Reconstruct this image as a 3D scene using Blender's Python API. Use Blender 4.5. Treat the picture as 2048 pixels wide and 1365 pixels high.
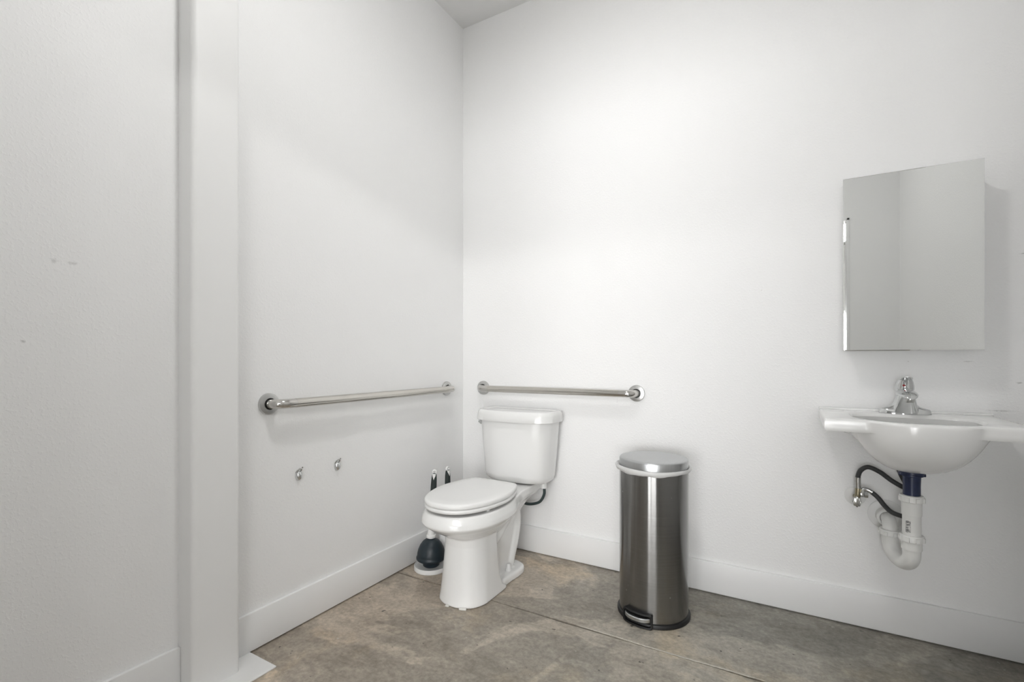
import bpy, bmesh, math, random
from mathutils import Vector, Matrix

for o in list(bpy.data.objects):
    bpy.data.objects.remove(o, do_unlink=True)
scene = bpy.context.scene
COL = scene.collection
PI = math.pi

# ------------------------------------------------------------------ camera
FPX, YH, YAW = 955.85, 718.18, 0.5251          # focal length in pixels (2048 wide), horizon row, heading
CAM = Vector((1.7033, -2.3511, 1.07))
cam_d = bpy.data.cameras.new('camera')
cam_d.sensor_width = 36.0
cam_d.lens = FPX / 2048 * 36.0
cam_d.shift_y = (YH - 682.5) / 2048
cam_d.clip_start = 0.02
cam = bpy.data.objects.new('camera', cam_d)
COL.objects.link(cam)
cam.location = CAM
cam.rotation_euler = (PI / 2, 0, YAW)
scene.camera = cam

# ------------------------------------------------------------------ world, exposure
w = bpy.data.worlds.new('world')
scene.world = w
w.use_nodes = True
w.node_tree.nodes['Background'].inputs[0].default_value = (0.9, 0.95, 1.0, 1)
w.node_tree.nodes['Background'].inputs[1].default_value = 0.6
vs = scene.view_settings
vs.view_transform = 'Standard'
vs.look = 'None'
vs.exposure = 1.60
vs.gamma = 1.0
vs.use_curve_mapping = False
CEILING_LAMP = 35.0      # emission of the flush ceiling lamp
HALL_LAMP = 13.5         # emission of the row of hall lamps
HALL_WINDOW = 4.6
HALL_DOOR = 4.6

# ------------------------------------------------------------------ pixel helpers
CY, SY = math.cos(YAW), math.sin(YAW)


def ray(px, py):
    r = (px - 1024) / FPX
    u = (YH - py) / FPX
    return Vector((-SY + CY * r, CY + SY * r, u))


def on_y(px, py, y):
    d = ray(px, py)
    return CAM + d * ((y - CAM.y) / d.y)


# ------------------------------------------------------------------ materials
def new_mat(name):
    m = bpy.data.materials.new(name)
    m.use_nodes = True
    nt = m.node_tree
    return m, nt, nt.nodes['Principled BSDF']


def setp(b, **k):
    for key, v in k.items():
        key = key.replace('_', ' ')
        if key in b.inputs:
            b.inputs[key].default_value = v


def simple(name, col, rough=0.5, metal=0.0, coat=0.0, noise=0.0, nscale=20.0, bump=0.0, bscale=80.0, **k):
    m, nt, b = new_mat(name)
    setp(b, Base_Color=(*col, 1), Roughness=rough, Metallic=metal, Coat_Weight=coat, **k)
    tc = nt.nodes.new('ShaderNodeTexCoord')
    if noise > 0:
        n = nt.nodes.new('ShaderNodeTexNoise')
        n.inputs['Scale'].default_value = nscale
        n.inputs['Detail'].default_value = 4
        mx = nt.nodes.new('ShaderNodeMix')
        mx.data_type = 'RGBA'
        mx.inputs['A'].default_value = (*[c * (1 - noise) for c in col], 1)
        mx.inputs['B'].default_value = (*[min(1, c * (1 + noise)) for c in col], 1)
        nt.links.new(tc.outputs['Object'], n.inputs['Vector'])
        nt.links.new(n.outputs['Fac'], mx.inputs['Factor'])
        nt.links.new(mx.outputs['Result'], b.inputs['Base Color'])
    if bump > 0:
        n2 = nt.nodes.new('ShaderNodeTexNoise')
        n2.inputs['Scale'].default_value = bscale
        n2.inputs['Detail'].default_value = 3
        bp = nt.nodes.new('ShaderNodeBump')
        bp.inputs['Strength'].default_value = bump
        bp.inputs['Distance'].default_value = 0.002
        nt.links.new(tc.outputs['Object'], n2.inputs['Vector'])
        nt.links.new(n2.outputs['Fac'], bp.inputs['Height'])
        nt.links.new(bp.outputs['Normal'], b.inputs['Normal'])
    return m


def wall_paint(name, col, marks=()):
    """Semi-gloss white paint over an orange-peel sprayed texture; marks = small scuffs (point, radius, darkness)."""
    m, nt, b = new_mat(name)
    L = nt.links.new
    setp(b, Roughness=0.55)
    tc = nt.nodes.new('ShaderNodeTexCoord')
    n1 = nt.nodes.new('ShaderNodeTexNoise')
    n1.inputs['Scale'].default_value = 105
    n1.inputs['Detail'].default_value = 2.5
    n1.inputs['Roughness'].default_value = 0.55
    n2 = nt.nodes.new('ShaderNodeTexNoise')
    n2.inputs['Scale'].default_value = 28
    n2.inputs['Detail'].default_value = 2
    for n in (n1, n2):
        L(tc.outputs['Object'], n.inputs['Vector'])
    rp = nt.nodes.new('ShaderNodeValToRGB')
    rp.color_ramp.elements[0].position = 0.5
    rp.color_ramp.elements[1].position = 0.68
    L(n1.outputs['Fac'], rp.inputs['Fac'])
    mul = nt.nodes.new('ShaderNodeMath')
    mul.operation = 'MULTIPLY_ADD'
    L(n2.outputs['Fac'], mul.inputs[0])
    mul.inputs[1].default_value = 0.5
    L(rp.outputs['Color'], mul.inputs[2])
    bp = nt.nodes.new('ShaderNodeBump')
    bp.inputs['Strength'].default_value = 0.23
    bp.inputs['Distance'].default_value = 0.0022
    L(mul.outputs[0], bp.inputs['Height'])
    L(bp.outputs['Normal'], b.inputs['Normal'])
    rgb = nt.nodes.new('ShaderNodeRGB')
    rgb.outputs[0].default_value = (*col, 1)
    cur = rgb.outputs[0]
    for (pt, rad, dark) in marks:
        vm = nt.nodes.new('ShaderNodeVectorMath')
        vm.operation = 'SUBTRACT'
        L(tc.outputs['Object'], vm.inputs[0])
        vm.inputs[1].default_value = pt
        sc = nt.nodes.new('ShaderNodeVectorMath')
        sc.operation = 'DIVIDE'
        L(vm.outputs[0], sc.inputs[0])
        sc.inputs[1].default_value = rad
        wb = nt.nodes.new('ShaderNodeTexNoise')
        wb.inputs['Scale'].default_value = 160
        L(tc.outputs['Object'], wb.inputs['Vector'])
        ln = nt.nodes.new('ShaderNodeVectorMath')
        ln.operation = 'LENGTH'
        L(sc.outputs[0], ln.inputs[0])
        ad = nt.nodes.new('ShaderNodeMath')
        ad.operation = 'MULTIPLY_ADD'
        L(wb.outputs['Fac'], ad.inputs[0])
        ad.inputs[1].default_value = 1.4
        L(ln.outputs['Value'], ad.inputs[2])
        mr = nt.nodes.new('ShaderNodeMapRange')
        mr.inputs['From Min'].default_value = 0.9
        mr.inputs['From Max'].default_value = 1.6
        mr.inputs['To Min'].default_value = dark
        mr.inputs['To Max'].default_value = 0.0
        L(ad.outputs[0], mr.inputs['Value'])
        mx = nt.nodes.new('ShaderNodeMix')
        mx.data_type = 'RGBA'
        mx.inputs['B'].default_value = (0.18, 0.17, 0.15, 1)
        L(mr.outputs['Result'], mx.inputs['Factor'])
        L(cur, mx.inputs['A'])
        cur = mx.outputs['Result']
    L(cur, b.inputs['Base Color'])
    return m


WHITE = (0.91, 0.91, 0.906)
M = {}
M['wall'] = wall_paint('wall_paint', WHITE)
M['wall_left'] = wall_paint('wall_paint_scuffed', WHITE, [
    ((0, -1.858, 1.333), (1, 0.010, 0.009), 0.22), ((0, -1.82, 1.333), (1, 0.014, 0.006), 0.25),
    ((0, -1.918, 1.115), (1, 0.006, 0.005), 0.4), ((0, -1.25, 0.93), (1, 0.004, 0.004), 0.2)])
M['wall_back'] = wall_paint('wall_paint_back', WHITE, [
    ((2.42, 0, 1.44), (0.02, 1, 0.003), 0.35), ((2.405, 0, 0.985), (0.012, 1, 0.004), 0.45),
    ((2.36, 0, 0.884), (0.05, 1, 0.003), 0.35), ((2.10, 0, 1.06), (0.004, 1, 0.003), 0.3),
    ((2.27, 0, 1.06), (0.02, 1, 0.0025), 0.3), ((1.60, 0, 1.37), (0.004, 1, 0.003), 0.25)])
M['ceiling'] = simple('ceiling_paint', (0.90, 0.90, 0.893), 0.7, bump=0.1, bscale=90)
M['trim'] = simple('trim_paint', (0.87, 0.87, 0.865), 0.42, bump=0.04, bscale=30, noise=0.01, nscale=8)
M['column'] = simple('column_paint', (0.865, 0.865, 0.858), 0.5, bump=0.05, bscale=25, noise=0.01, nscale=6)
M['plate'] = simple('plate_paint', (0.80, 0.80, 0.79), 0.5, bump=0.12, bscale=60, noise=0.03, nscale=25)
M['porcelain'] = simple('porcelain', (0.86, 0.86, 0.85), 0.16, coat=0.2, noise=0.006, nscale=5, Coat_Roughness=0.06)
M['seat'] = simple('seat_plastic', (0.86, 0.86, 0.85), 0.22, noise=0.006, nscale=5)
M['pvc'] = simple('white_pvc', (0.79, 0.79, 0.77), 0.33, noise=0.01, nscale=30)
M['white_plastic'] = simple('white_plastic', (0.80, 0.80, 0.79), 0.35, noise=0.01, nscale=30)
M['caulk'] = simple('caulk', (0.74, 0.73, 0.69), 0.6, noise=0.08, nscale=90)
M['steel'] = simple('satin_steel', (0.58, 0.56, 0.52), 0.17, 1.0, noise=0.05, nscale=12)
M['steel_end'] = simple('polished_steel', (0.60, 0.585, 0.56), 0.13, 1.0, noise=0.04, nscale=20)
M['flange'] = simple('flange_steel', (0.56, 0.56, 0.55), 0.30, 1.0, noise=0.05, nscale=40)
M['chrome'] = simple('chrome', (0.66, 0.67, 0.67), 0.08, 1.0, noise=0.05, nscale=30)
M['worn_chrome'] = simple('worn_chrome', (0.50, 0.50, 0.48), 0.25, 1.0, noise=0.25, nscale=220)
M['brass'] = simple('dull_brass', (0.36, 0.32, 0.22), 0.35, 1.0, noise=0.2, nscale=120)
M['rubber'] = simple('plunger_rubber', (0.012, 0.022, 0.030), 0.42, noise=0.15, nscale=30)
M['grip'] = simple('grip_rubber', (0.014, 0.022, 0.021), 0.55, noise=0.1, nscale=60)
M['black'] = simple('black_plastic', (0.006, 0.006, 0.0065), 0.5, noise=0.15, nscale=60)
M['dark_gap'] = simple('dark_rubber', (0.02, 0.02, 0.02), 0.7, noise=0.1, nscale=60)
M['hose'] = simple('braided_hose', (0.030, 0.031, 0.032), 0.42, noise=0.5, nscale=420, bump=0.5, bscale=420)
M['hose_green'] = simple('grey_hose', (0.035, 0.055, 0.055), 0.45, noise=0.3, nscale=300)
M['blue'] = simple('blue_plastic', (0.006, 0.014, 0.055), 0.36, noise=0.35, nscale=60)
M['red'] = simple('red_plastic', (0.22, 0.008, 0.008), 0.3, noise=0.05)
M['bag'] = simple('white_film', (0.80, 0.80, 0.79), 0.4, noise=0.02, nscale=30, bump=0.5, bscale=60, Transmission_Weight=0.15)
M['mirror'] = simple('mirror_silver', (0.80, 0.81, 0.80), 0.015, 1.0, noise=0.003)
M['cab_white'] = simple('cabinet_enamel', (0.78, 0.78, 0.77), 0.35, noise=0.01)
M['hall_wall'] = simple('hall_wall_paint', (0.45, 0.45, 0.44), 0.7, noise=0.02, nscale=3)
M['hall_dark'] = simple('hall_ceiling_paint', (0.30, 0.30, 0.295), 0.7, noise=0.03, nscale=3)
M['sticker'] = None


def emit(name, col, s):
    m, nt, b = new_mat(name)
    setp(b, Base_Color=(0.8, 0.8, 0.8, 1), Roughness=0.5, Emission_Color=(*col, 1), Emission_Strength=s)
    return m


M['lamp'] = emit('lamp_diffuser', (1.0, 0.995, 0.985), CEILING_LAMP)
M['hall_lamp'] = emit('hall_lamp_diffuser', (1.0, 0.995, 0.985), HALL_LAMP)
M['day'] = emit('daylit_pane', (0.985, 0.99, 1.0), HALL_WINDOW)
M['day_door'] = emit('frosted_door_pane', (0.985, 0.99, 1.0), HALL_DOOR)


def concrete():
    m, nt, b = new_mat('stained_concrete')
    L = nt.links.new
    N = nt.nodes.new
    tc = N('ShaderNodeTexCoord')

    def noise(scale, detail=6, rough=0.6, dist=0.0, off=(0, 0, 0), sc=(1, 1, 1)):
        mp = N('ShaderNodeMapping')
        mp.inputs['Location'].default_value = off
        mp.inputs['Scale'].default_value = sc
        L(tc.outputs['Object'], mp.inputs['Vector'])
        n = N('ShaderNodeTexNoise')
        n.inputs['Scale'].default_value = scale
        n.inputs['Detail'].default_value = detail
        n.inputs['Roughness'].default_value = rough
        n.inputs['Distortion'].default_value = dist
        L(mp.outputs['Vector'], n.inputs['Vector'])
        return n.outputs['Fac']

    def ramp(fac, stops):
        r = N('ShaderNodeValToRGB')
        e = r.color_ramp.elements
        while len(e) > 1:
            e.remove(e[0])
        e[0].position = stops[0][0]
        e[0].color = (*stops[0][1], 1)
        for p_, c_ in stops[1:]:
            q = e.new(p_)
            q.color = (*c_, 1)
        L(fac, r.inputs['Fac'])
        return r.outputs['Color']

    def mix(a, b_, fac, mode='MIX'):
        x = N('ShaderNodeMix')
        x.data_type = 'RGBA'
        x.blend_type = mode
        for sock, v in (('A', a), ('B', b_), ('Factor', fac)):
            if isinstance(v, (int, float)):
                x.inputs[sock].default_value = v
            elif isinstance(v, tuple):
                x.inputs[sock].default_value = (*v, 1)
            else:
                L(v, x.inputs[sock])
        return x.outputs['Result']

    def g(v):
        return (v, v, v)
    base = ramp(noise(3.2, 8, 0.62, 0.4), [(0.30, (0.325, 0.294, 0.252)), (0.47, (0.43, 0.394, 0.342)),
                                           (0.60, (0.485, 0.449, 0.394)), (0.75, (0.54, 0.505, 0.447))])
    # grey-green cement bloom on the right half, warm brown near the left wall
    sep = N('ShaderNodeSeparateXYZ')
    L(tc.outputs['Object'], sep.inputs[0])
    gx = N('ShaderNodeMapRange')
    gx.inputs['From Min'].default_value = 0.25
    gx.inputs['From Max'].default_value = 1.5
    L(sep.outputs['X'], gx.inputs['Value'])
    tint = mix((1.06, 0.985, 0.91), (0.90, 0.915, 0.90), gx.outputs['Result'])
    c = mix(base, tint, 1.0, 'MULTIPLY')
    # hard-edged old water stains
    st = ramp(noise(1.5, 5, 0.58, 0.9, (3.1, 1.7, 0)), [(0.485, g(0.0)), (0.515, g(1.0))])
    st2 = ramp(noise(2.3, 7, 0.65, 0.7, (7.4, 0.3, 0)), [(0.54, g(0.0)), (0.66, g(1.0))])
    c = mix(c, mix(c, (0.72, 0.73, 0.74), 1.0, 'MULTIPLY'), st)
    c = mix(c, mix(c, (1.18, 1.12, 1.02), 1.0, 'MULTIPLY'), st2)
    # darker floor in the sink corner: its own stain plus painted-in shade
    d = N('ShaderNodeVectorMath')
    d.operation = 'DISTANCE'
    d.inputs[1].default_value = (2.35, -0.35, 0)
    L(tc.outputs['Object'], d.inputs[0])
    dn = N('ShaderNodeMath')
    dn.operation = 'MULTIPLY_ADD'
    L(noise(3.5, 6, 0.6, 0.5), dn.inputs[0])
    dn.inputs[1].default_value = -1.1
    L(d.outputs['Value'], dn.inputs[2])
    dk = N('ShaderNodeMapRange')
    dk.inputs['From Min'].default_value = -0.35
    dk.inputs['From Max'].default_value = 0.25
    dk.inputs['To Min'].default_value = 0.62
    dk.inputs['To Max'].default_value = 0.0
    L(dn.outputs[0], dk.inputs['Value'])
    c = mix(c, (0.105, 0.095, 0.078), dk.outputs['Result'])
    # fine grain, pits and pale flecks
    c = mix(c, ramp(noise(60, 5, 0.7), [(0.3, g(0.74)), (0.7, g(1.22))]), 1.0, 'MULTIPLY')
    c = mix(c, ramp(noise(11, 8, 0.72, 0.8, (0, 0, 0), (1, 1.6, 1)), [(0.3, g(0.72)), (0.7, g(1.24))]), 1.0, 'MULTIPLY')
    pits = ramp(noise(34, 2, 0.5, 0, (2, 5, 0)), [(0.715, g(0.0)), (0.75, g(0.9))])
    c = mix(c, (0.075, 0.068, 0.06), pits)
    fl = ramp(noise(45, 2, 0.5, 0, (9, 1, 0)), [(0.735, g(0.0)), (0.765, g(0.8))])
    c = mix(c, (0.50, 0.48, 0.43), fl)
    L(c, b.inputs['Base Color'])
    rr = N('ShaderNodeMapRange')
    rr.inputs['To Min'].default_value = 0.38
    rr.inputs['To Max'].default_value = 0.62
    L(noise(6, 5), rr.inputs['Value'])
    L(rr.outputs['Result'], b.inputs['Roughness'])
    bp = N('ShaderNodeBump')
    bp.inputs['Strength'].default_value = 0.25
    bp.inputs['Distance'].default_value = 0.002
    L(noise(40, 6, 0.65), bp.inputs['Height'])
    L(bp.outputs['Normal'], b.inputs['Normal'])
    return m


M['concrete'] = concrete()
M['polished'] = simple('polished_concrete', (0.30, 0.285, 0.26), 0.10, coat=0.8, noise=0.12, nscale=2.5)
M['joint'] = simple('joint_filler', (0.13, 0.115, 0.095), 0.8, noise=0.3, nscale=60)


def brushed(name, col, rough, axis):
    """Brushed stainless: streak noise stretched along one axis + anisotropy."""
    m, nt, b = new_mat(name)
    L = nt.links.new
    setp(b, Metallic=1.0, Roughness=rough)
    if axis[2] > 100:
        tg = nt.nodes.new('ShaderNodeTangent')
        tg.direction_type = 'RADIAL'
        tg.axis = 'Z'
        L(tg.outputs['Tangent'], b.inputs['Tangent'])
        setp(b, Anisotropic=0.95, Anisotropic_Rotation=0.25)
    tc = nt.nodes.new('ShaderNodeTexCoord')
    mp = nt.nodes.new('ShaderNodeMapping')
    mp.inputs['Scale'].default_value = axis
    n = nt.nodes.new('ShaderNodeTexNoise')
    n.inputs['Scale'].default_value = 1.0
    n.inputs['Detail'].default_value = 5
    L(tc.outputs['Object'], mp.inputs['Vector'])
    L(mp.outputs['Vector'], n.inputs['Vector'])
    mx = nt.nodes.new('ShaderNodeMix')
    mx.data_type = 'RGBA'
    mx.inputs['A'].default_value = (*[c * 0.88 for c in col], 1)
    mx.inputs['B'].default_value = (*[c * 1.12 for c in col], 1)
    L(n.outputs['Fac'], mx.inputs['Factor'])
    # pale scratches
    n3 = nt.nodes.new('ShaderNodeTexNoise')
    n3.inputs['Scale'].default_value = 45
    n3.inputs['Detail'].default_value = 2
    L(tc.outputs['Object'], n3.inputs['Vector'])
    rp = nt.nodes.new('ShaderNodeMapRange')
    rp.inputs['From Min'].default_value = 0.745
    rp.inputs['From Max'].default_value = 0.78
    rp.inputs['To Max'].default_value = 0.5
    L(n3.outputs['Fac'], rp.inputs['Value'])
    mx2 = nt.nodes.new('ShaderNodeMix')
    mx2.data_type = 'RGBA'
    mx2.inputs['B'].default_value = (0.8, 0.8, 0.8, 1)
    L(mx.outputs['Result'], mx2.inputs['A'])
    L(rp.outputs['Result'], mx2.inputs['Factor'])
    L(mx2.outputs['Result'], b.inputs['Base Color'])
    mr = nt.nodes.new('ShaderNodeMapRange')
    mr.inputs['To Min'].default_value = rough * 0.85
    mr.inputs['To Max'].default_value = rough * 1.2
    L(n.outputs['Fac'], mr.inputs['Value'])
    L(mr.outputs['Result'], b.inputs['Roughness'])
    return m


M['can'] = brushed('can_steel', (0.25, 0.247, 0.242), 0.20, (6, 6, 500))
M['can_lid'] = brushed('can_lid_steel', (0.50, 0.51, 0.515), 0.30, (300, 8, 8))

m_, nt_, b_ = new_mat('printed_sticker')
setp(b_, Roughness=0.4)
tc_ = nt_.nodes.new('ShaderNodeTexCoord')
mp_ = nt_.nodes.new('ShaderNodeMapping')
mp_.inputs['Scale'].default_value = (90, 90, 520)
n_ = nt_.nodes.new('ShaderNodeTexNoise')
n_.inputs['Scale'].default_value = 1.0
n_.inputs['Detail'].default_value = 1
rp_ = nt_.nodes.new('ShaderNodeValToRGB')
rp_.color_ramp.elements[0].position = 0.46
rp_.color_ramp.elements[0].color = (0.10, 0.10, 0.10, 1)
rp_.color_ramp.elements[1].position = 0.50
rp_.color_ramp.elements[1].color = (0.72, 0.72, 0.70, 1)
nt_.links.new(tc_.outputs['Object'], mp_.inputs['Vector'])
nt_.links.new(mp_.outputs['Vector'], n_.inputs['Vector'])
nt_.links.new(n_.outputs['Fac'], rp_.inputs['Fac'])
nt_.links.new(rp_.outputs['Color'], b_.inputs['Base Color'])
M['sticker'] = m_


# ------------------------------------------------------------------ mesh helpers
def obj(name, bm, mat, parent=None, smooth=None, loc=None):
    bmesh.ops.recalc_face_normals(bm, faces=bm.faces[:])
    me = bpy.data.meshes.new(name)
    bm.to_mesh(me)
    bm.free()
    me.materials.append(M[mat] if isinstance(mat, str) else mat)
    if smooth is not None:
        for p_ in me.polygons:
            p_.use_smooth = True
        me.set_sharp_from_angle(angle=math.radians(smooth))
    o = bpy.data.objects.new(name, me)
    COL.objects.link(o)
    if loc is not None:
        o.location = loc
    if parent is not None:
        o.parent = parent
        o.matrix_parent_inverse = Matrix.Translation(-parent.location)
    return o


def tag(o, label, cat, group=None):
    o['label'] = label
    o['category'] = cat
    if group:
        o['group'] = group
    return o


def thing(name, loc, label, cat, group=None):
    e = bpy.data.objects.new(name, None)
    COL.objects.link(e)
    e.empty_display_size = 0.05
    e.location = loc
    return tag(e, label, cat, group)


def struct(o):
    o['kind'] = 'structure'
    return o


def box(bm, x0, x1, y0, y1, z0, z1, bev=0.0, seg=2):
    vs_ = [bm.verts.new((x, y, z)) for z in (z0, z1) for y in (y0, y1) for x in (x0, x1)]
    fs = [(0, 2, 3, 1), (4, 5, 7, 6), (0, 1, 5, 4), (2, 6, 7, 3), (0, 4, 6, 2), (1, 3, 7, 5)]
    faces = [bm.faces.new([vs_[i] for i in f]) for f in fs]
    if bev > 0:
        es = {e for f in faces for e in f.edges}
        bmesh.ops.bevel(bm, geom=list(es), offset=bev, segments=seg, profile=0.5, affect='EDGES')
    return bm


def loft(bm, rings, cap0=True, cap1=True, closed=True):
    R_ = [[bm.verts.new(p_) for p_ in r] for r in rings]
    n = len(R_[0])
    for a, b2 in zip(R_[:-1], R_[1:]):
        for i in range(n if closed else n - 1):
            j = (i + 1) % n
            bm.faces.new((a[i], a[j], b2[j], b2[i]))
    if cap0:
        bm.faces.new(R_[0][::-1])
    if cap1:
        bm.faces.new(R_[-1])
    return R_


def lathe(bm, prof, cen=(0, 0, 0), n=32, axis='z', cap0=True, cap1=True):
    """prof = [(radius, height)] turned about an axis through cen."""
    rings = []
    for r, h in prof:
        ring = []
        for i in range(n):
            a = 2 * PI * i / n
            c, s = r * math.cos(a), r * math.sin(a)
            if axis == 'z':
                v = (cen[0] + c, cen[1] + s, cen[2] + h)
            elif axis == 'y':
                v = (cen[0] + c, cen[1] + h, cen[2] + s)
            else:
                v = (cen[0] + h, cen[1] + c, cen[2] + s)
            ring.append(v)
        rings.append(ring)
    return loft(bm, rings, cap0, cap1)


def catmull(pts, n, closed=False):
    pts = [Vector(p_) for p_ in pts]
    out = []
    m = len(pts)
    segs = m if closed else m - 1
    for k in range(segs):
        if closed:
            p0, p1, p2, p3 = (pts[(k + d - 1) % m] for d in range(4))
        else:
            p0, p1, p2, p3 = pts[max(k - 1, 0)], pts[k], pts[k + 1], pts[min(k + 2, m - 1)]
        for i in range(n):
            t = i / n
            out.append(0.5 * ((2 * p1) + (p2 - p0) * t + (2 * p0 - 5 * p1 + 4 * p2 - p3) * t * t
                              + (3 * p1 - p0 - 3 * p2 + p3) * t ** 3))
    if not closed:
        out.append(pts[-1])
    return out


def tube(bm, path, rad, n=14, cap=True):
    """Sweep a circle along a path; rad is a number or a list per point."""
    path = [Vector(p_) for p_ in path]
    rings = []
    up = None
    for i, p_ in enumerate(path):
        t = (path[min(i + 1, len(path) - 1)] - path[max(i - 1, 0)]).normalized()
        if up is None:
            up = Vector((0, 0, 1)) if abs(t.z) < 0.9 else Vector((1, 0, 0))
        u = (up - t * up.dot(t)).normalized()
        v = t.cross(u)
        up = u
        r = rad[i] if isinstance(rad, (list, tuple)) else rad
        rings.append([p_ + u * (r * math.cos(2 * PI * k / n)) + v * (r * math.sin(2 * PI * k / n)) for k in range(n)])
    return loft(bm, rings, cap, cap)


def outline(half, per=6):
    """Closed plan outline from a half outline [(half_width, y), ...] running front to back, mirrored in x."""
    pts = [(x, y, 0) for x, y in half] + [(-x, y, 0) for x, y in half[::-1] if x > 1e-6]
    return catmull(pts, per, True)


def ring_at(half, z, cx=0.0, per=6):
    return [(cx + p_.x, p_.y, z) for p_ in outline(half, per)]


def resample(pts, n):
    """Closed polyline resampled to n points by angle-independent arc length."""
    pts = [Vector(p_) for p_ in pts]
    L_ = [0.0]
    for a, b2 in zip(pts, pts[1:] + pts[:1]):
        L_.append(L_[-1] + (b2 - a).length)
    tot = L_[-1]
    out = []
    k = 0
    for i in range(n):
        s = tot * i / n
        while L_[k + 1] < s:
            k += 1
        a, b2 = pts[k], pts[(k + 1) % len(pts)]
        out.append(a.lerp(b2, (s - L_[k]) / max(1e-9, L_[k + 1] - L_[k])))
    return out


def mods(o, *specs):
    for kind, kw in specs:
        md = o.modifiers.new(kind.lower(), kind)
        for k, v in kw.items():
            setattr(md, k, v)
    return o


# ------------------------------------------------------------------ room shell
XR, YF, H = 2.43, -2.45, 3.065          # right wall, front wall (with the doorway), ceiling
BB_H, BB_T = 0.144, 0.013
JOINT_Y = -0.566
HX0, HX1, HY = -1.6, 6.4, -8.0          # the hall beyond the doorway
DX0, DX1, DZ = 0.75, 2.117, 2.185         # door opening

fl = obj('floor', box(bmesh.new(), HX0, HX1, HY, 0.12, -0.15, -0.006), 'joint')
struct(fl)
random.seed(4)


def slab(y0, y1, x0, x1, jag0, jag1):
    """Concrete slab whose sawn edges wander and are a little chipped."""
    bm = bmesh.new()
    n = 90
    a, b2 = [], []
    for i in range(n + 1):
        x = x0 + (x1 - x0) * i / n
        a.append((x, y0 + (random.uniform(0, 0.004) + 0.003 * math.sin(x * 9) if jag0 else 0)))
        b2.append((x, y1 - (random.uniform(0, 0.0025) + 0.002 * math.sin(x * 7 + 1) if jag1 else 0)))
    loop = a + b2[::-1]
    lo = [bm.verts.new((x, y, -0.006)) for x, y in loop]
    hi = [bm.verts.new((x, y, 0.0)) for x, y in loop]
    bm.faces.new(hi)
    for i in range(len(loop)):
        j = (i + 1) % len(loop)
        bm.faces.new((lo[i], lo[j], hi[j], hi[i]))
    return bm


obj('concrete_slab', slab(JOINT_Y + 0.002, 0.12, -0.12, XR + 0.12, True, False), 'concrete', fl)
obj('concrete_slab', slab(YF - 0.12, JOINT_Y - 0.003, -0.12, XR + 0.12, False, True), 'concrete', fl)
obj('concrete_slab', slab(HY, YF - 0.125, HX0, HX1, False, False), 'polished', fl)

# pale crumbled mortar along part of the joint
bm = bmesh.new()
prev = None
rl, rh = [], []
for i in range(61):
    x = 0.98 + 0.66 * i / 60
    wd = (0.0018 + 0.0034 * random.random()) * (1.0 if 4 < i < 56 else 0.4)
    yc = JOINT_Y + 0.006 + 0.0022 * math.sin(x * 13)
    rl.append((x, yc - wd, 0.0))
    rh.append((x, yc + wd, 0.0))
loft(bm, [[(x, y, -0.001) for x, y, z in rl], [(x, y + 0.001, 0.0013) for x, y, z in rl], [(x, y - 0.001, 0.0013) for x, y, z in rh], [(x, y, -0.001) for x, y, z in rh]], False, False, False)
obj('joint_mortar', bm, simple('pale_mortar', (0.50, 0.47, 0.41), 0.8, noise=0.25, nscale=120), fl)

struct(obj('wall_left', box(bmesh.new(), -0.12, 0, YF - 0.12, 0.12, -0.006, H), 'wall_left'))
struct(obj('wall_back', box(bmesh.new(), 0, XR, 0, 0.12, -0.006, H), 'wall_back'))
struct(obj('wall_right', box(bmesh.new(), XR, XR + 0.12, YF - 0.12, 0.12, -0.006, H), 'wall'))
bm = bmesh.new()
box(bm, 0, DX0, YF - 0.12, YF, -0.006, H)
box(bm, DX1, XR, YF - 0.12, YF, -0.006, H)
box(bm, DX0, DX1, YF - 0.12, YF, DZ, H)
struct(obj('wall_front', bm, 'wall'))
struct(obj('ceiling', box(bmesh.new(), -0.12, XR + 0.12, YF - 0.12, 0.12, H, H + 0.1), 'ceiling'))

# door casing on the room side of the opening (seen in the mirror)
bm = bmesh.new()
box(bm, DX1 - 0.018, DX1, YF - 0.12, YF + 0.004, 0, DZ, 0.002)
box(bm, DX0, DX0 + 0.018, YF - 0.12, YF + 0.004, 0, DZ, 0.002)
box(bm, DX0, DX1, YF - 0.12, YF + 0.004, DZ - 0.018, DZ, 0.002)
struct(obj('trim_1', bm, 'trim'))


def baseboard(name, x0, x1, y0, y1):
    bm = bmesh.new()
    box(bm, x0, x1, y0, y1, 0.006, BB_H, 0.0015)
    return struct(obj(name, bm, 'trim', smooth=40))


COL_Y0, COL_Y1, COL_X = -1.556, -1.404, 0.085     # steel column against the left wall
baseboard('baseboard_left', 0, BB_T, COL_Y1 + 0.0005, -BB_T)
baseboard('baseboard_left_near', 0, BB_T, YF + 0.001, COL_Y0 - 0.0005)
baseboard('baseboard_back', 0, XR - BB_T, -BB_T, 0)
baseboard('baseboard_right', XR - BB_T, XR, YF + 0.001, 0)
baseboard('baseboard_front', DX1 + 0.002, XR - BB_T - 0.001, YF, YF + BB_T)

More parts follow.
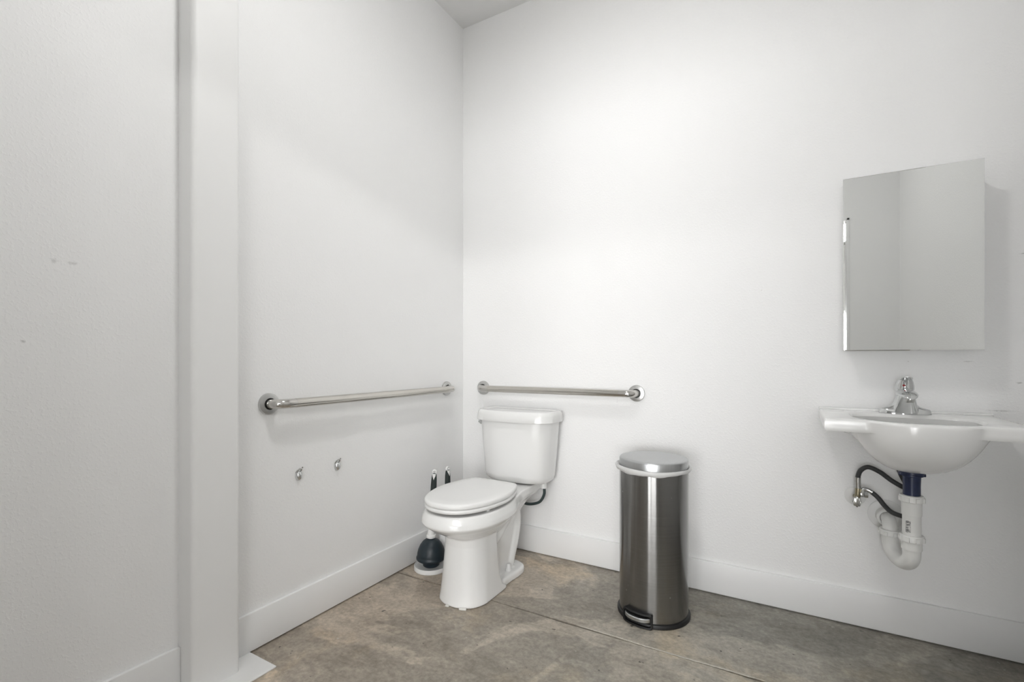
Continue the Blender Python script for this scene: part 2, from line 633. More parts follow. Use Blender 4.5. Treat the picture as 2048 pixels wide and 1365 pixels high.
# the hall beyond the doorway
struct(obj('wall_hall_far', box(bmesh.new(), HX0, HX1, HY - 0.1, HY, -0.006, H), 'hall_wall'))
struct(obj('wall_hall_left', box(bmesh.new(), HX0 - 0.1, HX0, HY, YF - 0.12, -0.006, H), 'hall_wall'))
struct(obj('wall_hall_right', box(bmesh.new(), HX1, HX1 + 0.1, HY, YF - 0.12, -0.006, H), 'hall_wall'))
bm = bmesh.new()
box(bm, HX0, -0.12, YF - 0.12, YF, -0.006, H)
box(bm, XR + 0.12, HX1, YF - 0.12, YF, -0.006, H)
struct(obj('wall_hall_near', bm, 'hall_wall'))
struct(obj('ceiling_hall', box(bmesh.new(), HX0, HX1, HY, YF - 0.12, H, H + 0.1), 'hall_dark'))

# a glazed door and a daylit window beside it in the hall's far wall
WX0, WM0, WM1, WX1, WZ0, WZ1 = 0.85, 1.90, 2.16, 4.4, 0.45, 1.86


def glazed(name, x0, x1, z0, z1, f, mat):
    bm = bmesh.new()
    box(bm, x0 - f, x0, HY, HY + 0.04, z0 - f, z1 + f)
    box(bm, x1, x1 + f, HY, HY + 0.04, z0 - f, z1 + f)
    box(bm, x0, x1, HY, HY + 0.04, z1, z1 + f)
    box(bm, x0, x1, HY, HY + 0.04, z0 - f, z0)
    fr = struct(obj(name, bm, 'trim'))
    obj('pane', box(bmesh.new(), x0, x1, HY + 0.001, HY + 0.012, z0, z1), mat, fr)


glazed('door_1', WX0, WM0, 0.12, WZ1, 0.06, 'day_door')
glazed('window_1', WM1, WX1, WZ0, WZ1, 0.055, 'day')

# ------------------------------------------------------------------ steel column with its floor plate
bm = bmesh.new()
prof = []
r_ = 0.017
for cx_, cy_, a0 in ((COL_X - r_, COL_Y1 - r_, 0), ):
    pass
pts = [(-0.01, COL_Y1)]
for k in range(9):
    a = PI / 2 - (PI / 2) * k / 8
    pts.append((COL_X - r_ + r_ * math.cos(a), COL_Y1 - r_ + r_ * math.sin(a)))
for k in range(9):
    a = 0 - (PI / 2) * k / 8
    pts.append((COL_X - r_ + r_ * math.cos(a), COL_Y0 + r_ + r_ * math.sin(a)))
pts.append((-0.01, COL_Y0))
loft(bm, [[(x, y, z) for x, y in pts] for z in (0.006, H)])
col_ = obj('steel_column', bm, 'column', smooth=40)
tag(col_, 'white painted square steel column with rounded edges against the left wall', 'column')
bm = bmesh.new()
box(bm, 0.001, 0.167, -1.645, -1.327, 0.0, 0.006, 0.002)
obj('base_plate', bm, 'plate', col_)['label'] = 'white painted floor plate under the column'

# ------------------------------------------------------------------ lamps
LX, LY = 1.10, -1.40
t = thing('ceiling_light', (LX, LY, H - 0.045), 'round flush white ceiling lamp in the middle of the room ceiling', 'lamp')
bm = bmesh.new()
lathe(bm, [(0.112, 0.025), (0.128, 0.027), (0.131, 0.045), (0.0, 0.045)], (LX, LY, H - 0.045), 40, cap0=False, cap1=False)
obj('rim', bm, 'white_plastic', t, 40)
bm = bmesh.new()
lathe(bm, [(0.002, -0.012), (0.07, -0.009), (0.095, -0.001), (0.108, 0.012), (0.112, 0.026)], (LX, LY, H - 0.045), 40, cap1=False)
obj('diffuser', bm, 'lamp', t, 40)
for k, xx in enumerate((2.6, 3.95)):
    nm = ('in the hall, nearer the doorway', 'at the right end of the hall')[k]
    t = thing('hall_lamp', (xx, -5.4, 2.62), 'long white box lamp hanging ' + nm, 'lamp', 'row of lamps in the hall')
    obj('diffuser', box(bmesh.new(), xx - 0.60, xx + 0.60, -5.50, -5.30, 2.62, 2.80, 0.01), 'hall_lamp', t)
    obj('housing', box(bmesh.new(), xx - 0.61, xx + 0.61, -5.51, -5.29, 2.80, 2.84), 'white_plastic', t)
    for s in (-0.5, 0.5):
        bm = bmesh.new()
        tube(bm, [(xx + s, -5.4, 2.84), (xx + s, -5.4, H)], 0.006, 8)
        obj('hanger', bm, 'steel', t)


# ------------------------------------------------------------------ grab bars
def grab_bar(label, a, b2, nrm, z):
    """a, b2: wall points (x, y) of the two flange centres; nrm: unit normal out of the wall."""
    a, b2, nrm = Vector((*a, z)), Vector((*b2, z)), Vector((*nrm, 0))
    d = (b2 - a).normalized()
    t = thing('grab_bar', (a + b2) / 2, label, 'grab bar', 'stainless grab bars by the toilet')
    off, rad, br = 0.062, 0.0182, 0.040

    def bend(c, dirn):
        pts = [c + nrm * 0.004]
        for k in range(11):
            ang = PI / 2 * k / 10
            pts.append(c + nrm * (off - br + br * math.sin(ang)) + dirn * (br - br * math.cos(ang)))
        return pts
    bm = bmesh.new()
    tube(bm, [a + d * (br + 0.03) + nrm * off, b2 - d * (br + 0.03) + nrm * off], rad, 24)
    obj('bar', bm, 'steel', t, 50)
    for c, dd in ((a, d), (b2, -d)):
        bm = bmesh.new()
        tube(bm, bend(c, dd) + [c + nrm * off + dd * (br + 0.03)], rad * 0.985, 24)
        obj('elbow', bm, 'steel_end', t, 50)
    ax = 'y' if abs(nrm.y) > 0.5 else 'x'
    sg = nrm.y if ax == 'y' else nrm.x
    for c in (a, b2):
        bm = bmesh.new()
        lathe(bm, [(0.0405, 0.0005 * sg), (0.0405, 0.009 * sg), (0.039, 0.0115 * sg), (0.036, 0.0125 * sg), (0.0225, 0.0132 * sg),
                   (0.0215, 0.011 * sg), (0.0212, 0.004 * sg)], tuple(c), 40, ax, True, True)
        fo = obj('flange', bm, 'flange', t, 35)
        bm = bmesh.new()
        lathe(bm, [(0.0212, 0.0115 * sg), (0.0182, 0.0122 * sg)], tuple(c), 32, ax, False, False)
        obj('shadow_gap', bm, 'black', fo)
    return t


grab_bar('long stainless grab bar on the left wall beside the toilet', (0, -1.250), (0, -0.1673), (1, 0), 0.900)
grab_bar('shorter stainless grab bar on the back wall above the toilet tank', (0.1496, 0), (1.0532, 0), (0, -1), 0.900)


# ------------------------------------------------------------------ leftover chrome holder brackets
def bracket(label, y, z):
    t = thing('holder_bracket', (0, y, z), label, 'bracket', 'chrome paper holder brackets')
    bm = bmesh.new()
    rings = []
    for (dz, w_, out) in ((0.017, 0.006, 0.004), (0.014, 0.011, 0.011), (0.006, 0.0135, 0.016), (-0.004, 0.0135, 0.017),
                          (-0.013, 0.011, 0.015), (-0.020, 0.007, 0.009), (-0.023, 0.003, 0.004)):
        rings.append([(out * max(0.0, math.sin(PI * k / 10)) + 0.0005, y + w_ * math.cos(PI * k / 10), z + dz) for k in range(11)])
    loft(bm, rings, True, True, False)
    obj('cover', bm, 'chrome', t, 60)
    bm = bmesh.new()
    tube(bm, catmull([(0.001, y - 0.010, z + 0.010), (0.010, y - 0.009, z + 0.021), (0.012, y, z + 0.026),
                      (0.010, y + 0.009, z + 0.021), (0.001, y + 0.010, z + 0.012)], 5), 0.0028, 8)
    obj('clip', bm, 'worn_chrome', t, 60)
    bm = bmesh.new()
    lathe(bm, [(0.0034, 0.0), (0.0030, 0.0015), (0.0008, 0.002)], (0.0002, y + 0.020, z + 0.026), 10, 'x')
    obj('screw', bm, 'worn_chrome', t, 50)
    return t


bracket('small chrome holder bracket on the left wall, the one nearer the column', -1.123, 0.604)
bracket('small chrome holder bracket on the left wall, the one nearer the toilet', -0.934, 0.606)

# ------------------------------------------------------------------ toilet
TX = 0.445
t_toilet = thing('toilet', (TX, -0.45, 0), 'white porcelain toilet with closed lid in the room corner', 'toilet')
EPS = 1e-7
back = lambda hw, y: [(hw, y + 0.012), (hw - 0.012, y), (hw * 0.5, y), (0, y)]
SEC = [   # z, half outline front to back: rim, crease, underside
    (0.416, [(0, -0.786), (0.062, -0.774), (0.118, -0.728), (0.155, -0.648), (0.168, -0.56), (0.160, -0.46), (0.136, -0.37), (0.118, -0.28), (0.112, -0.16), (0.110, -0.06), (0.08, -0.045), (0, -0.045)]),
    (0.412, [(0, -0.792), (0.064, -0.779), (0.122, -0.732), (0.160, -0.65), (0.173, -0.56), (0.165, -0.46), (0.140, -0.37), (0.121, -0.28), (0.115, -0.16), (0.113, -0.055), (0.083, -0.041), (0, -0.041)]),
    (0.385, [(0, -0.802), (0.068, -0.789), (0.130, -0.740), (0.170, -0.655), (0.184, -0.56), (0.175, -0.46), (0.146, -0.37), (0.122, -0.28), (0.115, -0.16), (0.113, -0.055), (0.083, -0.041), (0, -0.041)]),
    (0.366, [(0, -0.805), (0.069, -0.792), (0.132, -0.743), (0.173, -0.657), (0.187, -0.56), (0.177, -0.46), (0.145, -0.37), (0.118, -0.28), (0.108, -0.18), (0.104, -0.09), (0.076, -0.07), (0, -0.07)]),
    (0.357, [(0, -0.799), (0.067, -0.786), (0.128, -0.738), (0.168, -0.653), (0.181, -0.56), (0.171, -0.46), (0.139, -0.37), (0.112, -0.29), (0.100, -0.20), (0.096, -0.12), (0.07, -0.10), (0, -0.10)]),
    (0.335, [(0, -0.768), (0.060, -0.757), (0.112, -0.715), (0.148, -0.64), (0.160, -0.56), (0.152, -0.46), (0.122, -0.37), (0.098, -0.30), (0.086, -0.22), (0.080, -0.16), (0.06, -0.15), (0, -0.15)]),
    (0.305, [(0, -0.715), (0.050, -0.706), (0.090, -0.672), (0.117, -0.615), (0.127, -0.55), (0.122, -0.46), (0.104, -0.38), (0.084, -0.31), (0.075, -0.25), (0.070, -0.20), (0.05, -0.19), (0, -0.19)]),
    (0.280, [(0, -0.672), (0.042, -0.664), (0.074, -0.638), (0.094, -0.59), (0.101, -0.54), (0.098, -0.46), (0.086, -0.38), (0.074, -0.32), (0.066, -0.27), (0.060, -0.23), (0.045, -0.22), (0, -0.22)]),
    (0.240, [(0, -0.640), (0.030, -0.635), (0.052, -0.615), (0.066, -0.58), (0.070, -0.54), (0.068, -0.46), (0.064, -0.38), (0.060, -0.32), (0.055, -0.28), (0.05, -0.25), (0.04, -0.24), (0, -0.24)]),
]
bm = bmesh.new()
loft(bm, [ring_at(hf, z, TX) for z, hf in SEC])
# pedestal shroud
PED = []
for z, fr, hw, bk in ((0.300, -0.682, 0.103, -0.486), (0.25, -0.678, 0.103, -0.490), (0.16, -0.685, 0.108, -0.488), (0.08, -0.693, 0.113, -0.480),
                      (0.03, -0.699, 0.117, -0.46), (0.010, -0.703, 0.119, -0.43), (0.0015, -0.704, 0.119, -0.43)):
    PED.append(ring_at([(0, fr), (hw * 0.42, fr + 0.009), (hw * 0.78, fr + 0.038), (hw * 0.97, fr + 0.085), (hw, fr + 0.13),
                        (hw, bk - 0.03), (hw - 0.004, bk), (hw - 0.02, bk + 0.008), (hw * 0.5, bk + 0.008), (0, bk + 0.008)], z, TX))
loft(bm, PED)
# foot plate
FT = []
for z, g_ in ((0.0015, 0.0), (0.022, 0.0), (0.030, 0.003), (0.034, 0.010)):
    FT.append(ring_at([(0, -0.60), (0.06, -0.60), (0.106 - g_, -0.575), (0.110 - g_, -0.50), (0.106 - g_, -0.42), (0.108 - g_, -0.36), (0.113 - g_, -0.30),
                       (0.108 - g_, -0.245 + g_ * .5), (0.082 - g_, -0.212 - g_), (0.045, -0.200 - g_), (0, -0.197 - g_)], z, TX))
loft(bm, FT)
# trapway body and its raised S-shaped ridges
TR = []
for z, y0_, y1_, hw in ((0.02, -0.50, -0.235, 0.060), (0.08, -0.50, -0.240, 0.058), (0.16, -0.50, -0.225, 0.058), (0.24, -0.50, -0.215, 0.062), (0.32, -0.50, -0.17, 0.075)):
    TR.append(ring_at([(0, y0_), (hw * 0.7, y0_), (hw, y0_ + 0.03), (hw, (y0_ + y1_) / 2), (hw, y1_ - 0.04), (hw * 0.75, y1_ - 0.008), (0, y1_)], z, TX))
loft(bm, TR)
for s in (-1, 1):
    path = catmull([(TX + s * 0.052, -0.52, 0.215), (TX + s * 0.052, -0.44, 0.235), (TX + s * 0.052, -0.37, 0.285),
                    (TX + s * 0.048, -0.30, 0.325), (TX + s * 0.044, -0.245, 0.300), (TX + s * 0.042, -0.235, 0.230),
                    (TX + s * 0.040, -0.255, 0.150), (TX + s * 0.038, -0.285, 0.080), (TX + s * 0.036, -0.30, 0.02)], 6)
    tube(bm, path, [0.036] * len(path), 16)
bowl = obj('bowl', bm, 'porcelain', t_toilet)
mods(bowl, ('REMESH', dict(mode='VOXEL', voxel_size=0.0032, use_smooth_shade=True)), ('SMOOTH', dict(factor=0.5, iterations=3)))

# seat and lid
LIDH = [(0, -0.795), (0.060, -0.784), (0.116, -0.740), (0.156, -0.660), (0.174, -0.570), (0.172, -0.49), (0.152, -0.405),
        (0.128, -0.352), (0.112, -0.338), (0.08, -0.334), (0, -0.332)]


def shrink(hf, s, cy_=-0.56):
    return [(x * (1 - s / 0.17), cy_ + (y - cy_) * (1 - s / 0.22)) for x, y in hf]


bm = bmesh.new()
loft(bm, [ring_at(shrink(LIDH, 0.007), 0.4485, TX), ring_at(shrink(LIDH, 0.001), 0.4495, TX), ring_at(LIDH, 0.453, TX),
          ring_at(LIDH, 0.460, TX), ring_at(shrink(LIDH, 0.0015), 0.4645, TX), ring_at(shrink(LIDH, 0.005), 0.468, TX),
          ring_at(shrink(LIDH, 0.012), 0.4698, TX), ring_at(shrink(LIDH, 0.05), 0.4715, TX)])
obj('lid', bm, 'seat', t_toilet, 50)
bm = bmesh.new()
rg = [ring_at(shrink(LIDH, s), z, TX) for s, z in ((0.060, 0.431), (0.006, 0.4275), (0.001, 0.431), (0.0, 0.438), (0.002, 0.444), (0.008, 0.447),
                                                   (0.055, 0.447), (0.063, 0.440))]
R_ = loft(bm, rg, False, False)
for i in range(len(R_[0])):
    j = (i + 1) % len(R_[0])
    bm.faces.new((R_[-1][i], R_[-1][j], R_[0][j], R_[0][i]))
obj('seat', bm, 'seat', t_toilet, 50)
for sx, yy in ((0.135, -0.62), (-0.135, -0.62), (0.14, -0.47), (-0.14, -0.47)):
    bm = bmesh.new()
    lathe(bm, [(0.009, 0.4155), (0.0085, 0.4285)], (TX + sx, yy, 0), 12)
    obj('seat_bumper', bm, 'seat', t_toilet)
for sx in (-0.075, 0.075):
    bm = bmesh.new()
    box(bm, TX + sx - 0.02, TX + sx + 0.02, -0.345, -0.295, 0.4155, 0.452, 0.008, 3)
    obj('seat_hinge', bm, 'seat', t_toilet, 45)


# tank
def tank_half(hw, yf, yb, r):
    return [(0, yf), (hw * 0.35, yf + 0.002), (hw - r * 0.95, yf + 0.011), (hw - r * 0.38, yf + 0.03), (hw - r * 0.08, yf + r * 0.72), (hw, yf + r * 1.15),
            (hw + 0.001, (yf + r + yb) / 2), (hw, yb - 0.03), (hw - 0.010, yb - 0.006), (hw - 0.035, yb), (hw * 0.4, yb), (0, yb)]


bm = bmesh.new()
loft(bm, [ring_at(tank_half(hw, yf, yb, r), z, TX) for z, hw, yf, yb, r in (
    (0.420, 0.155, -0.175, -0.045, 0.07), (0.426, 0.174, -0.195, -0.034, 0.075), (0.440, 0.186, -0.206, -0.028, 0.08), (0.46, 0.190, -0.209, -0.026, 0.08),
    (0.60, 0.202, -0.216, -0.024, 0.085), (0.745, 0.213, -0.223, -0.022, 0.09))])
obj('tank', bm, 'porcelain', t_toilet, 50)
bm = bmesh.new()
loft(bm, [ring_at(tank_half(hw, yf, yb, 0.095), z, TX) for z, hw, yf, yb in (
    (0.7455, 0.218, -0.229, -0.021), (0.742, 0.228, -0.238, -0.019), (0.745, 0.2305, -0.2405, -0.018), (0.775, 0.2285, -0.2385, -0.0185), (0.788, 0.226, -0.236, -0.019), (0.795, 0.221, -0.231, -0.022),
    (0.7985, 0.212, -0.223, -0.027), (0.7985, 0.205, -0.216, -0.032), (0.7950, 0.196, -0.207, -0.039), (0.7945, 0.18, -0.195, -0.05))])
obj('tank_lid', bm, 'porcelain', t_toilet, 50)
bm = bmesh.new()
lathe(bm, [(0.015, 0.004), (0.015, -0.006), (0.011, -0.012), (0.007, -0.015), (0.007, -0.020)], (TX - 0.208, -0.150, 0.724), 20, 'x')
obj('flush_lever', bm, 'chrome', t_toilet, 50)['label'] = 'chrome flush lever'
for s in (-1, 1):
    bm = bmesh.new()
    lathe(bm, [(0.0165, 0.030), (0.0165, 0.0365), (0.0135, 0.0395), (0.0105, 0.063), (0.0085, 0.066), (0.002, 0.067)], (TX + s * 0.072, -0.336, 0.002), 18)
    obj('bolt_cap', bm, 'white_plastic', t_toilet, 40)
# supply hose from the tank to a stop on the wall
bm = bmesh.new()
pp = catmull([(TX + 0.150, -0.110, 0.425), (TX + 0.153, -0.108, 0.40), (TX + 0.150, -0.103, 0.36), (TX + 0.120, -0.095, 0.315),
              (TX + 0.06, -0.08, 0.290), (TX + 0.0, -0.05, 0.28), (TX - 0.02, -0.004, 0.28)], 8)
tube(bm, pp, 0.0075, 12)
hz = obj('supply_hose', bm, 'hose_green', t_toilet, 60)
hz['label'] = 'dark grey flexible supply hose'
bm = bmesh.new()
lathe(bm, [(0.016, 0.395), (0.016, 0.422)], (TX + 0.150, -0.110, 0), 8)
obj('hose_nut', bm, 'white_plastic', hz)

# broken plastic shims and old caulk left under the toilet front
for k, (x, y, a, sx, sy, lb) in enumerate(((0.428, -0.7065, 0.1, 0.0085, 0.005, 'small white shim sticking out under the toilet front, left one'),
                                           (0.503, -0.698, 0.35, 0.016, 0.004, 'thin white shim sticking out under the toilet front, right one'))):
    bm = bmesh.new()
    box(bm, -sx, sx, -sy, sy, 0.0, 0.006, 0.001, 1)
    # wedge
    for v in bm.verts:
        if v.co.y > 0:
            v.co.z *= 1.4
    bmesh.ops.rotate(bm, verts=bm.verts[:], cent=(0, 0, 0), matrix=Matrix.Rotation(a, 3, 'Z'))
    o = obj('shim', bm, 'caulk', loc=(x, y, 0.0005))
    tag(o, lb, 'shim', 'shims under the toilet')

# ------------------------------------------------------------------ plunger and brush set behind the toilet
PX0, PY0 = 0.124, -0.448
cad = thing('plunger_caddy', (PX0 + 0.06, PY0 + 0.05, 0), 'white plastic plunger and brush caddy on the floor behind the toilet', 'caddy')
bm = bmesh.new()
TRAY = [(PX0 + 0.086 * math.cos(2 * PI * k / 40), PY0 + 0.086 * math.sin(2 * PI * k / 40)) for k in range(40)]


def tray_ring(s, z):
    return [(PX0 + (x - PX0) * s + 0.0, PY0 + (y - PY0) * s, z) for x, y in TRAY]


loft(bm, [tray_ring(0.96, 0.0), tray_ring(1.0, 0.004), tray_ring(1.0, 0.021), tray_ring(0.985, 0.024), tray_ring(0.955, 0.024), tray_ring(0.93, 0.019), tray_ring(0.6, 0.014), tray_ring(0.05, 0.014)])
obj('tray', bm, 'white_plastic', cad, 40)
# brush canister (open front, sweeping up from the tray)
BX, BY = 0.137, -0.328
bm = bmesh.new()
rings = []
for z, r in ((0.0, 0.046), (0.03, 0.047), (0.10, 0.047), (0.16, 0.046), (0.19, 0.043), (0.205, 0.038)):
    rings.append([(BX + r * math.cos(2 * PI * k / 32), BY + r * math.sin(2 * PI * k / 32), z) for k in range(32)])
loft(bm, rings, True, False)
cn = obj('brush_holder', bm, 'white_plastic', cad, 50)
mods(cn, ('SOLIDIFY', dict(thickness=0.003)))
bm = bmesh.new()   # curved fin joining canister and tray
rings = []
for z, a_ in ((0.012, 0.085), (0.05, 0.076), (0.10, 0.060), (0.14, 0.040), (0.165, 0.022), (0.18, 0.012)):
    d_ = Vector((PX0 - BX, PY0 - BY, 0)).normalized()
    n_2 = Vector((-d_.y, d_.x, 0))
    base_ = Vector((BX, BY, z)) + d_ * 0.036
    rings.append([tuple(base_ + d_ * (a_ * 0.5) + n_2 * 0.0), tuple(base_ + n_2 * 0.03 + d_ * 0.0), tuple(base_ - d_ * 0.02), tuple(base_ - n_2 * 0.03)])
loft(bm, rings)
obj('fin', bm, 'white_plastic', cad, 30)


def grip_handle(parent, x, y, z0, ztop, hood_rot, tilt=(0, 0)):
    """white shaft, dark rubber grip and white hanging loop on top."""
    tx, ty = tilt

    def at(z):
        return Vector((x + tx * (z - z0), y + ty * (z - z0), z))
    bm = bmesh.new()
    tube(bm, [at(z0), at(z0 + 0.02), at(ztop - 0.135)], [0.0165, 0.0125, 0.0105], 18)
    obj('shaft', bm, 'white_plastic', parent, 50)
    bm = bmesh.new()
    zs = [(-0.150, 0.0105), (-0.142, 0.0132), (-0.12, 0.0150), (-0.085, 0.0150), (-0.05, 0.0138), (-0.03, 0.0120), (-0.018, 0.009)]
    rings = []
    for dz, r in zs:
        c = at(ztop + dz)
        rings.append([(c.x + r * math.cos(2 * PI * k / 18), c.y + r * math.sin(2 * PI * k / 18), c.z) for k in range(18)])
    loft(bm, rings)
    gr = obj('grip', bm, 'grip', parent, 60)
    # white loop with a teardrop inlay, turned to hood_rot
    bm = bmesh.new()
    c = at(ztop)
    u = Vector((math.cos(hood_rot), math.sin(hood_rot), 0))
    nv = Vector((-u.y, u.x, 0))
    loop = [c + u * (0.0095 * math.sin(2 * PI * k / 20)) * (1.0 if math.cos(2 * PI * k / 20) > 0 else 1 - 0.25 * abs(math.cos(2 * PI * k / 20)))
            + Vector((0, 0, -0.013 + 0.009 * math.cos(2 * PI * k / 20))) for k in range(20)]
    rings = []
    for k in range(20):
        p_ = loop[k]
        rad_ = (p_ - (c + Vector((0, 0, -0.013)))).normalized()
        rings.append([tuple(p_ + rad_ * (0.0045 * math.cos(2 * PI * m / 8)) + nv * (0.0055 * math.sin(2 * PI * m / 8))) for m in range(8)])
    R2 = loft(bm, rings, False, False)
    for m in range(8):
        n2 = (m + 1) % 8
        bm.faces.new((R2[-1][m], R2[-1][n2], R2[0][n2], R2[0][m]))
    obj('hanging_loop', bm, 'white_plastic', parent, 60)
    bm = bmesh.new()
    rings = []
    for dz, w_ in ((-0.020, 0.0095), (-0.030, 0.0085), (-0.042, 0.0055), (-0.052, 0.001)):
        cc = at(ztop + dz)
        rr = 0.0145
        rings.append([tuple(cc + u * (w_ * math.cos(2 * PI * m / 12)) - nv * (0.0015 + (rr - 0.002) * (0.55 + 0.45 * abs(math.sin(2 * PI * m / 12))) * (1 if math.sin(2 * PI * m / 12) >= 0 else -1) * 1.0)) for m in range(12)])
    loft(bm, rings)
    obj('inlay', bm, 'white_plastic', parent, 60)
    return gr


view_rot = math.atan2(SY, CY)
pl = thing('plunger', (PX0, PY0, 0.014), 'plunger with dark blue-black rubber cup and white shaft', 'plunger')
bm = bmesh.new()
lathe(bm, [(0.036, 0.016), (0.041, 0.020), (0.044, 0.040), (0.046, 0.046), (0.070, 0.050), (0.0745, 0.056), (0.0745, 0.064), (0.070, 0.069), (0.0705, 0.074),
           (0.069, 0.086), (0.064, 0.105), (0.055, 0.124), (0.042, 0.141), (0.028, 0.151), (0.020, 0.154), (0.019, 0.160)], (PX0, PY0, 0), 40)
obj('rubber_cup', bm, 'rubber', pl, 50)
bm = bmesh.new()
lathe(bm, [(0.0195, 0.1575), (0.024, 0.160), (0.024, 0.172), (0.0195, 0.176), (0.018, 0.19), (0.0165, 0.20)], (PX0, PY0, 0), 24)
obj('collar', bm, 'white_plastic', pl, 40)
grip_handle(pl, PX0, PY0, 0.19, 0.506, view_rot, (0.055, 0.02))
br = thing('toilet_brush', (BX, BY, 0.012), 'toilet brush with dark grip and white tip standing behind the toilet seat', 'toilet brush')
bm = bmesh.new()
lathe(bm, [(0.012, 0.008), (0.030, 0.012), (0.034, 0.05), (0.030, 0.09), (0.012, 0.10)], (BX, BY, 0), 24)
obj('bristles', bm, 'white_plastic', br, 40)
grip_handle(br, BX, BY, 0.10, 0.500, view_rot + 0.9)

# ------------------------------------------------------------------ pedal bin
CX, CYc = 1.206, -0.297
RB, ZT = 0.1400, 0.655
bin_ = thing('pedal_bin', (CX, CYc, 0), 'tall round brushed steel pedal bin against the back wall', 'trash can')


def lathe_gap(bm, prof, cen, n=64):
    return lathe(bm, prof, cen, n)


bm = bmesh.new()
lathe(bm, [(RB - 0.004, 0.014), (RB, 0.016), (RB, 0.612), (RB - 0.003, 0.612)], (CX, CYc, 0), 72, cap0=True, cap1=True)
obj('body', bm, 'can', bin_, 40)
bm = bmesh.new()
lathe(bm, [(0.145, 0.0), (0.1485, 0.002), (0.1485, 0.012), (0.146, 0.0165), (0.1395, 0.0185)], (CX, CYc, 0), 72)
obj('base_ring', bm, 'black', bin_, 40)
bm = bmesh.new()
lathe(bm, [(RB - 0.004, 0.620), (RB, 0.620), (RB + 0.0005, 0.6475), (RB - 0.0006, 0.6505), (RB - 0.0025, 0.6525), (RB - 0.006, 0.6537), (0.12, 0.6543), (0.003, 0.6548)], (CX, CYc, 0), 72)
obj('lid', bm, 'can_lid', bin_, 30)
bm = bmesh.new()
lathe(bm, [(RB - 0.006, 0.611), (RB - 0.006, 0.621)], (CX, CYc, 0), 60)
obj('inner_rim', bm, 'black', bin_)


# pedal housing: curved black surround on the front of the bin
PA = -PI / 2 - 0.20


def cyl(a, r, z):
    return (CX + r * math.cos(PA + a), CYc + r * math.sin(PA + a), z)


HWA = 0.425
bm = bmesh.new()
N_ = 18


def rr_ring(r, wa, z0, z1, cr, n=5):
    """rounded rectangle wrapped on the bin: wa half angle, z0..z1."""
    pts_ = []
    ca = cr / RB
    for (ax, zx, a0) in ((wa - ca, z1 - cr, 0), (-wa + ca, z1 - cr, PI / 2), (-wa + ca, z0 + cr, PI), (wa - ca, z0 + cr, 1.5 * PI)):
        for k in range(n + 1):
            an = a0 + PI / 2 * k / n
            pts_.append((ax + ca * math.cos(an), zx + cr * math.sin(an)))
    full = []
    for i, (a, z) in enumerate(pts_):
        a2, z2 = pts_[(i + 1) % len(pts_)]
        m = 8 if abs(a2 - a) > 0.2 else 1
        for k in range(m):
            full.append((a + (a2 - a) * k / m, z + (z2 - z) * k / m))
    return [cyl(a, r, z) for a, z in full]


ZP0, ZP1 = 0.0005, 0.058
rings = [rr_ring(RB - 0.004, HWA, ZP0, ZP1, 0.010), rr_ring(RB + 0.017, HWA, ZP0, ZP1, 0.010), rr_ring(RB + 0.020, HWA - 0.02, ZP0 + 0.003, ZP1 - 0.003, 0.009),
         rr_ring(RB + 0.019, HWA - 0.055, ZP0 + 0.008, ZP1 - 0.007, 0.007), rr_ring(RB + 0.004, HWA - 0.06, ZP0 + 0.009, ZP1 - 0.008, 0.006)]
loft(bm, rings)
ph = obj('pedal_housing', bm, 'black', bin_, 40)
bm = bmesh.new()
rings = []
for k in range(N_ + 1):
    a = -(HWA - 0.065) + 2 * (HWA - 0.065) * k / N_
    e = 1 - (abs(k - N_ / 2) / (N_ / 2)) ** 3
    r0, r1 = RB + 0.001, RB + 0.016 + 0.016 * e
    zt = 0.047
    rings.append([cyl(a, r0, zt), cyl(a, r1 - 0.003, zt - 0.003), cyl(a, r1, zt - 0.006), cyl(a, r1, zt - 0.017), cyl(a, r1 - 0.003, zt - 0.019), cyl(a, r0, zt - 0.015)])
loft(bm, rings)
obj('pedal', bm, 'can_lid', bin_, 35)['label'] = 'brushed steel foot pedal'

# bin liner: folded film hanging out under the lid
bm = bmesh.new()
n = 96
rings = [[], [], [], [], []]
va = math.atan2(CAM.y - CYc, CAM.x - CX)
for i in range(n):
    a = 2 * PI * i / n
    side = math.cos(a - (va - PI / 2))            # +1 at the bin's left as seen
    wob = 0.0015 * math.sin(a * 7) + 0.001 * math.sin(a * 13 + 1)
    lift = 0.010 * max(0.0, side) + 0.004 * max(0.0, -side)
    drop = 0.006 + 0.011 * max(0.0, math.cos(a - (va - 0.9))) ** 2 + 0.005 * max(0.0, math.cos(a - (va + 0.5))) ** 4
    bul = 0.004 + 0.012 * max(0.0, side) ** 6 + 0.008 * max(0.0, -side) ** 8
    zc = 0.6145 + lift * 0.5
    for k, (rr, zz) in enumerate(((RB - 0.005, 0.6165), (RB + 0.002 + bul * 0.7, zc + 0.006), (RB + 0.003 + bul + wob, zc - 0.001),
                                  (RB + 0.002 + bul * 0.75, zc - drop + wob), (RB + 0.0008 + bul * 0.15, zc - drop - 0.002 + wob))):
        rings[k].append((CX + rr * math.cos(a), CYc + rr * math.sin(a), zz))
loft(bm, rings, False, False)
bag = obj('bin_liner', bm, 'bag', None, 80)
tag(bag, 'white plastic bin liner showing under the steel bin lid', 'trash bag')
mods(bag, ('SOLIDIFY', dict(thickness=0.0006)))

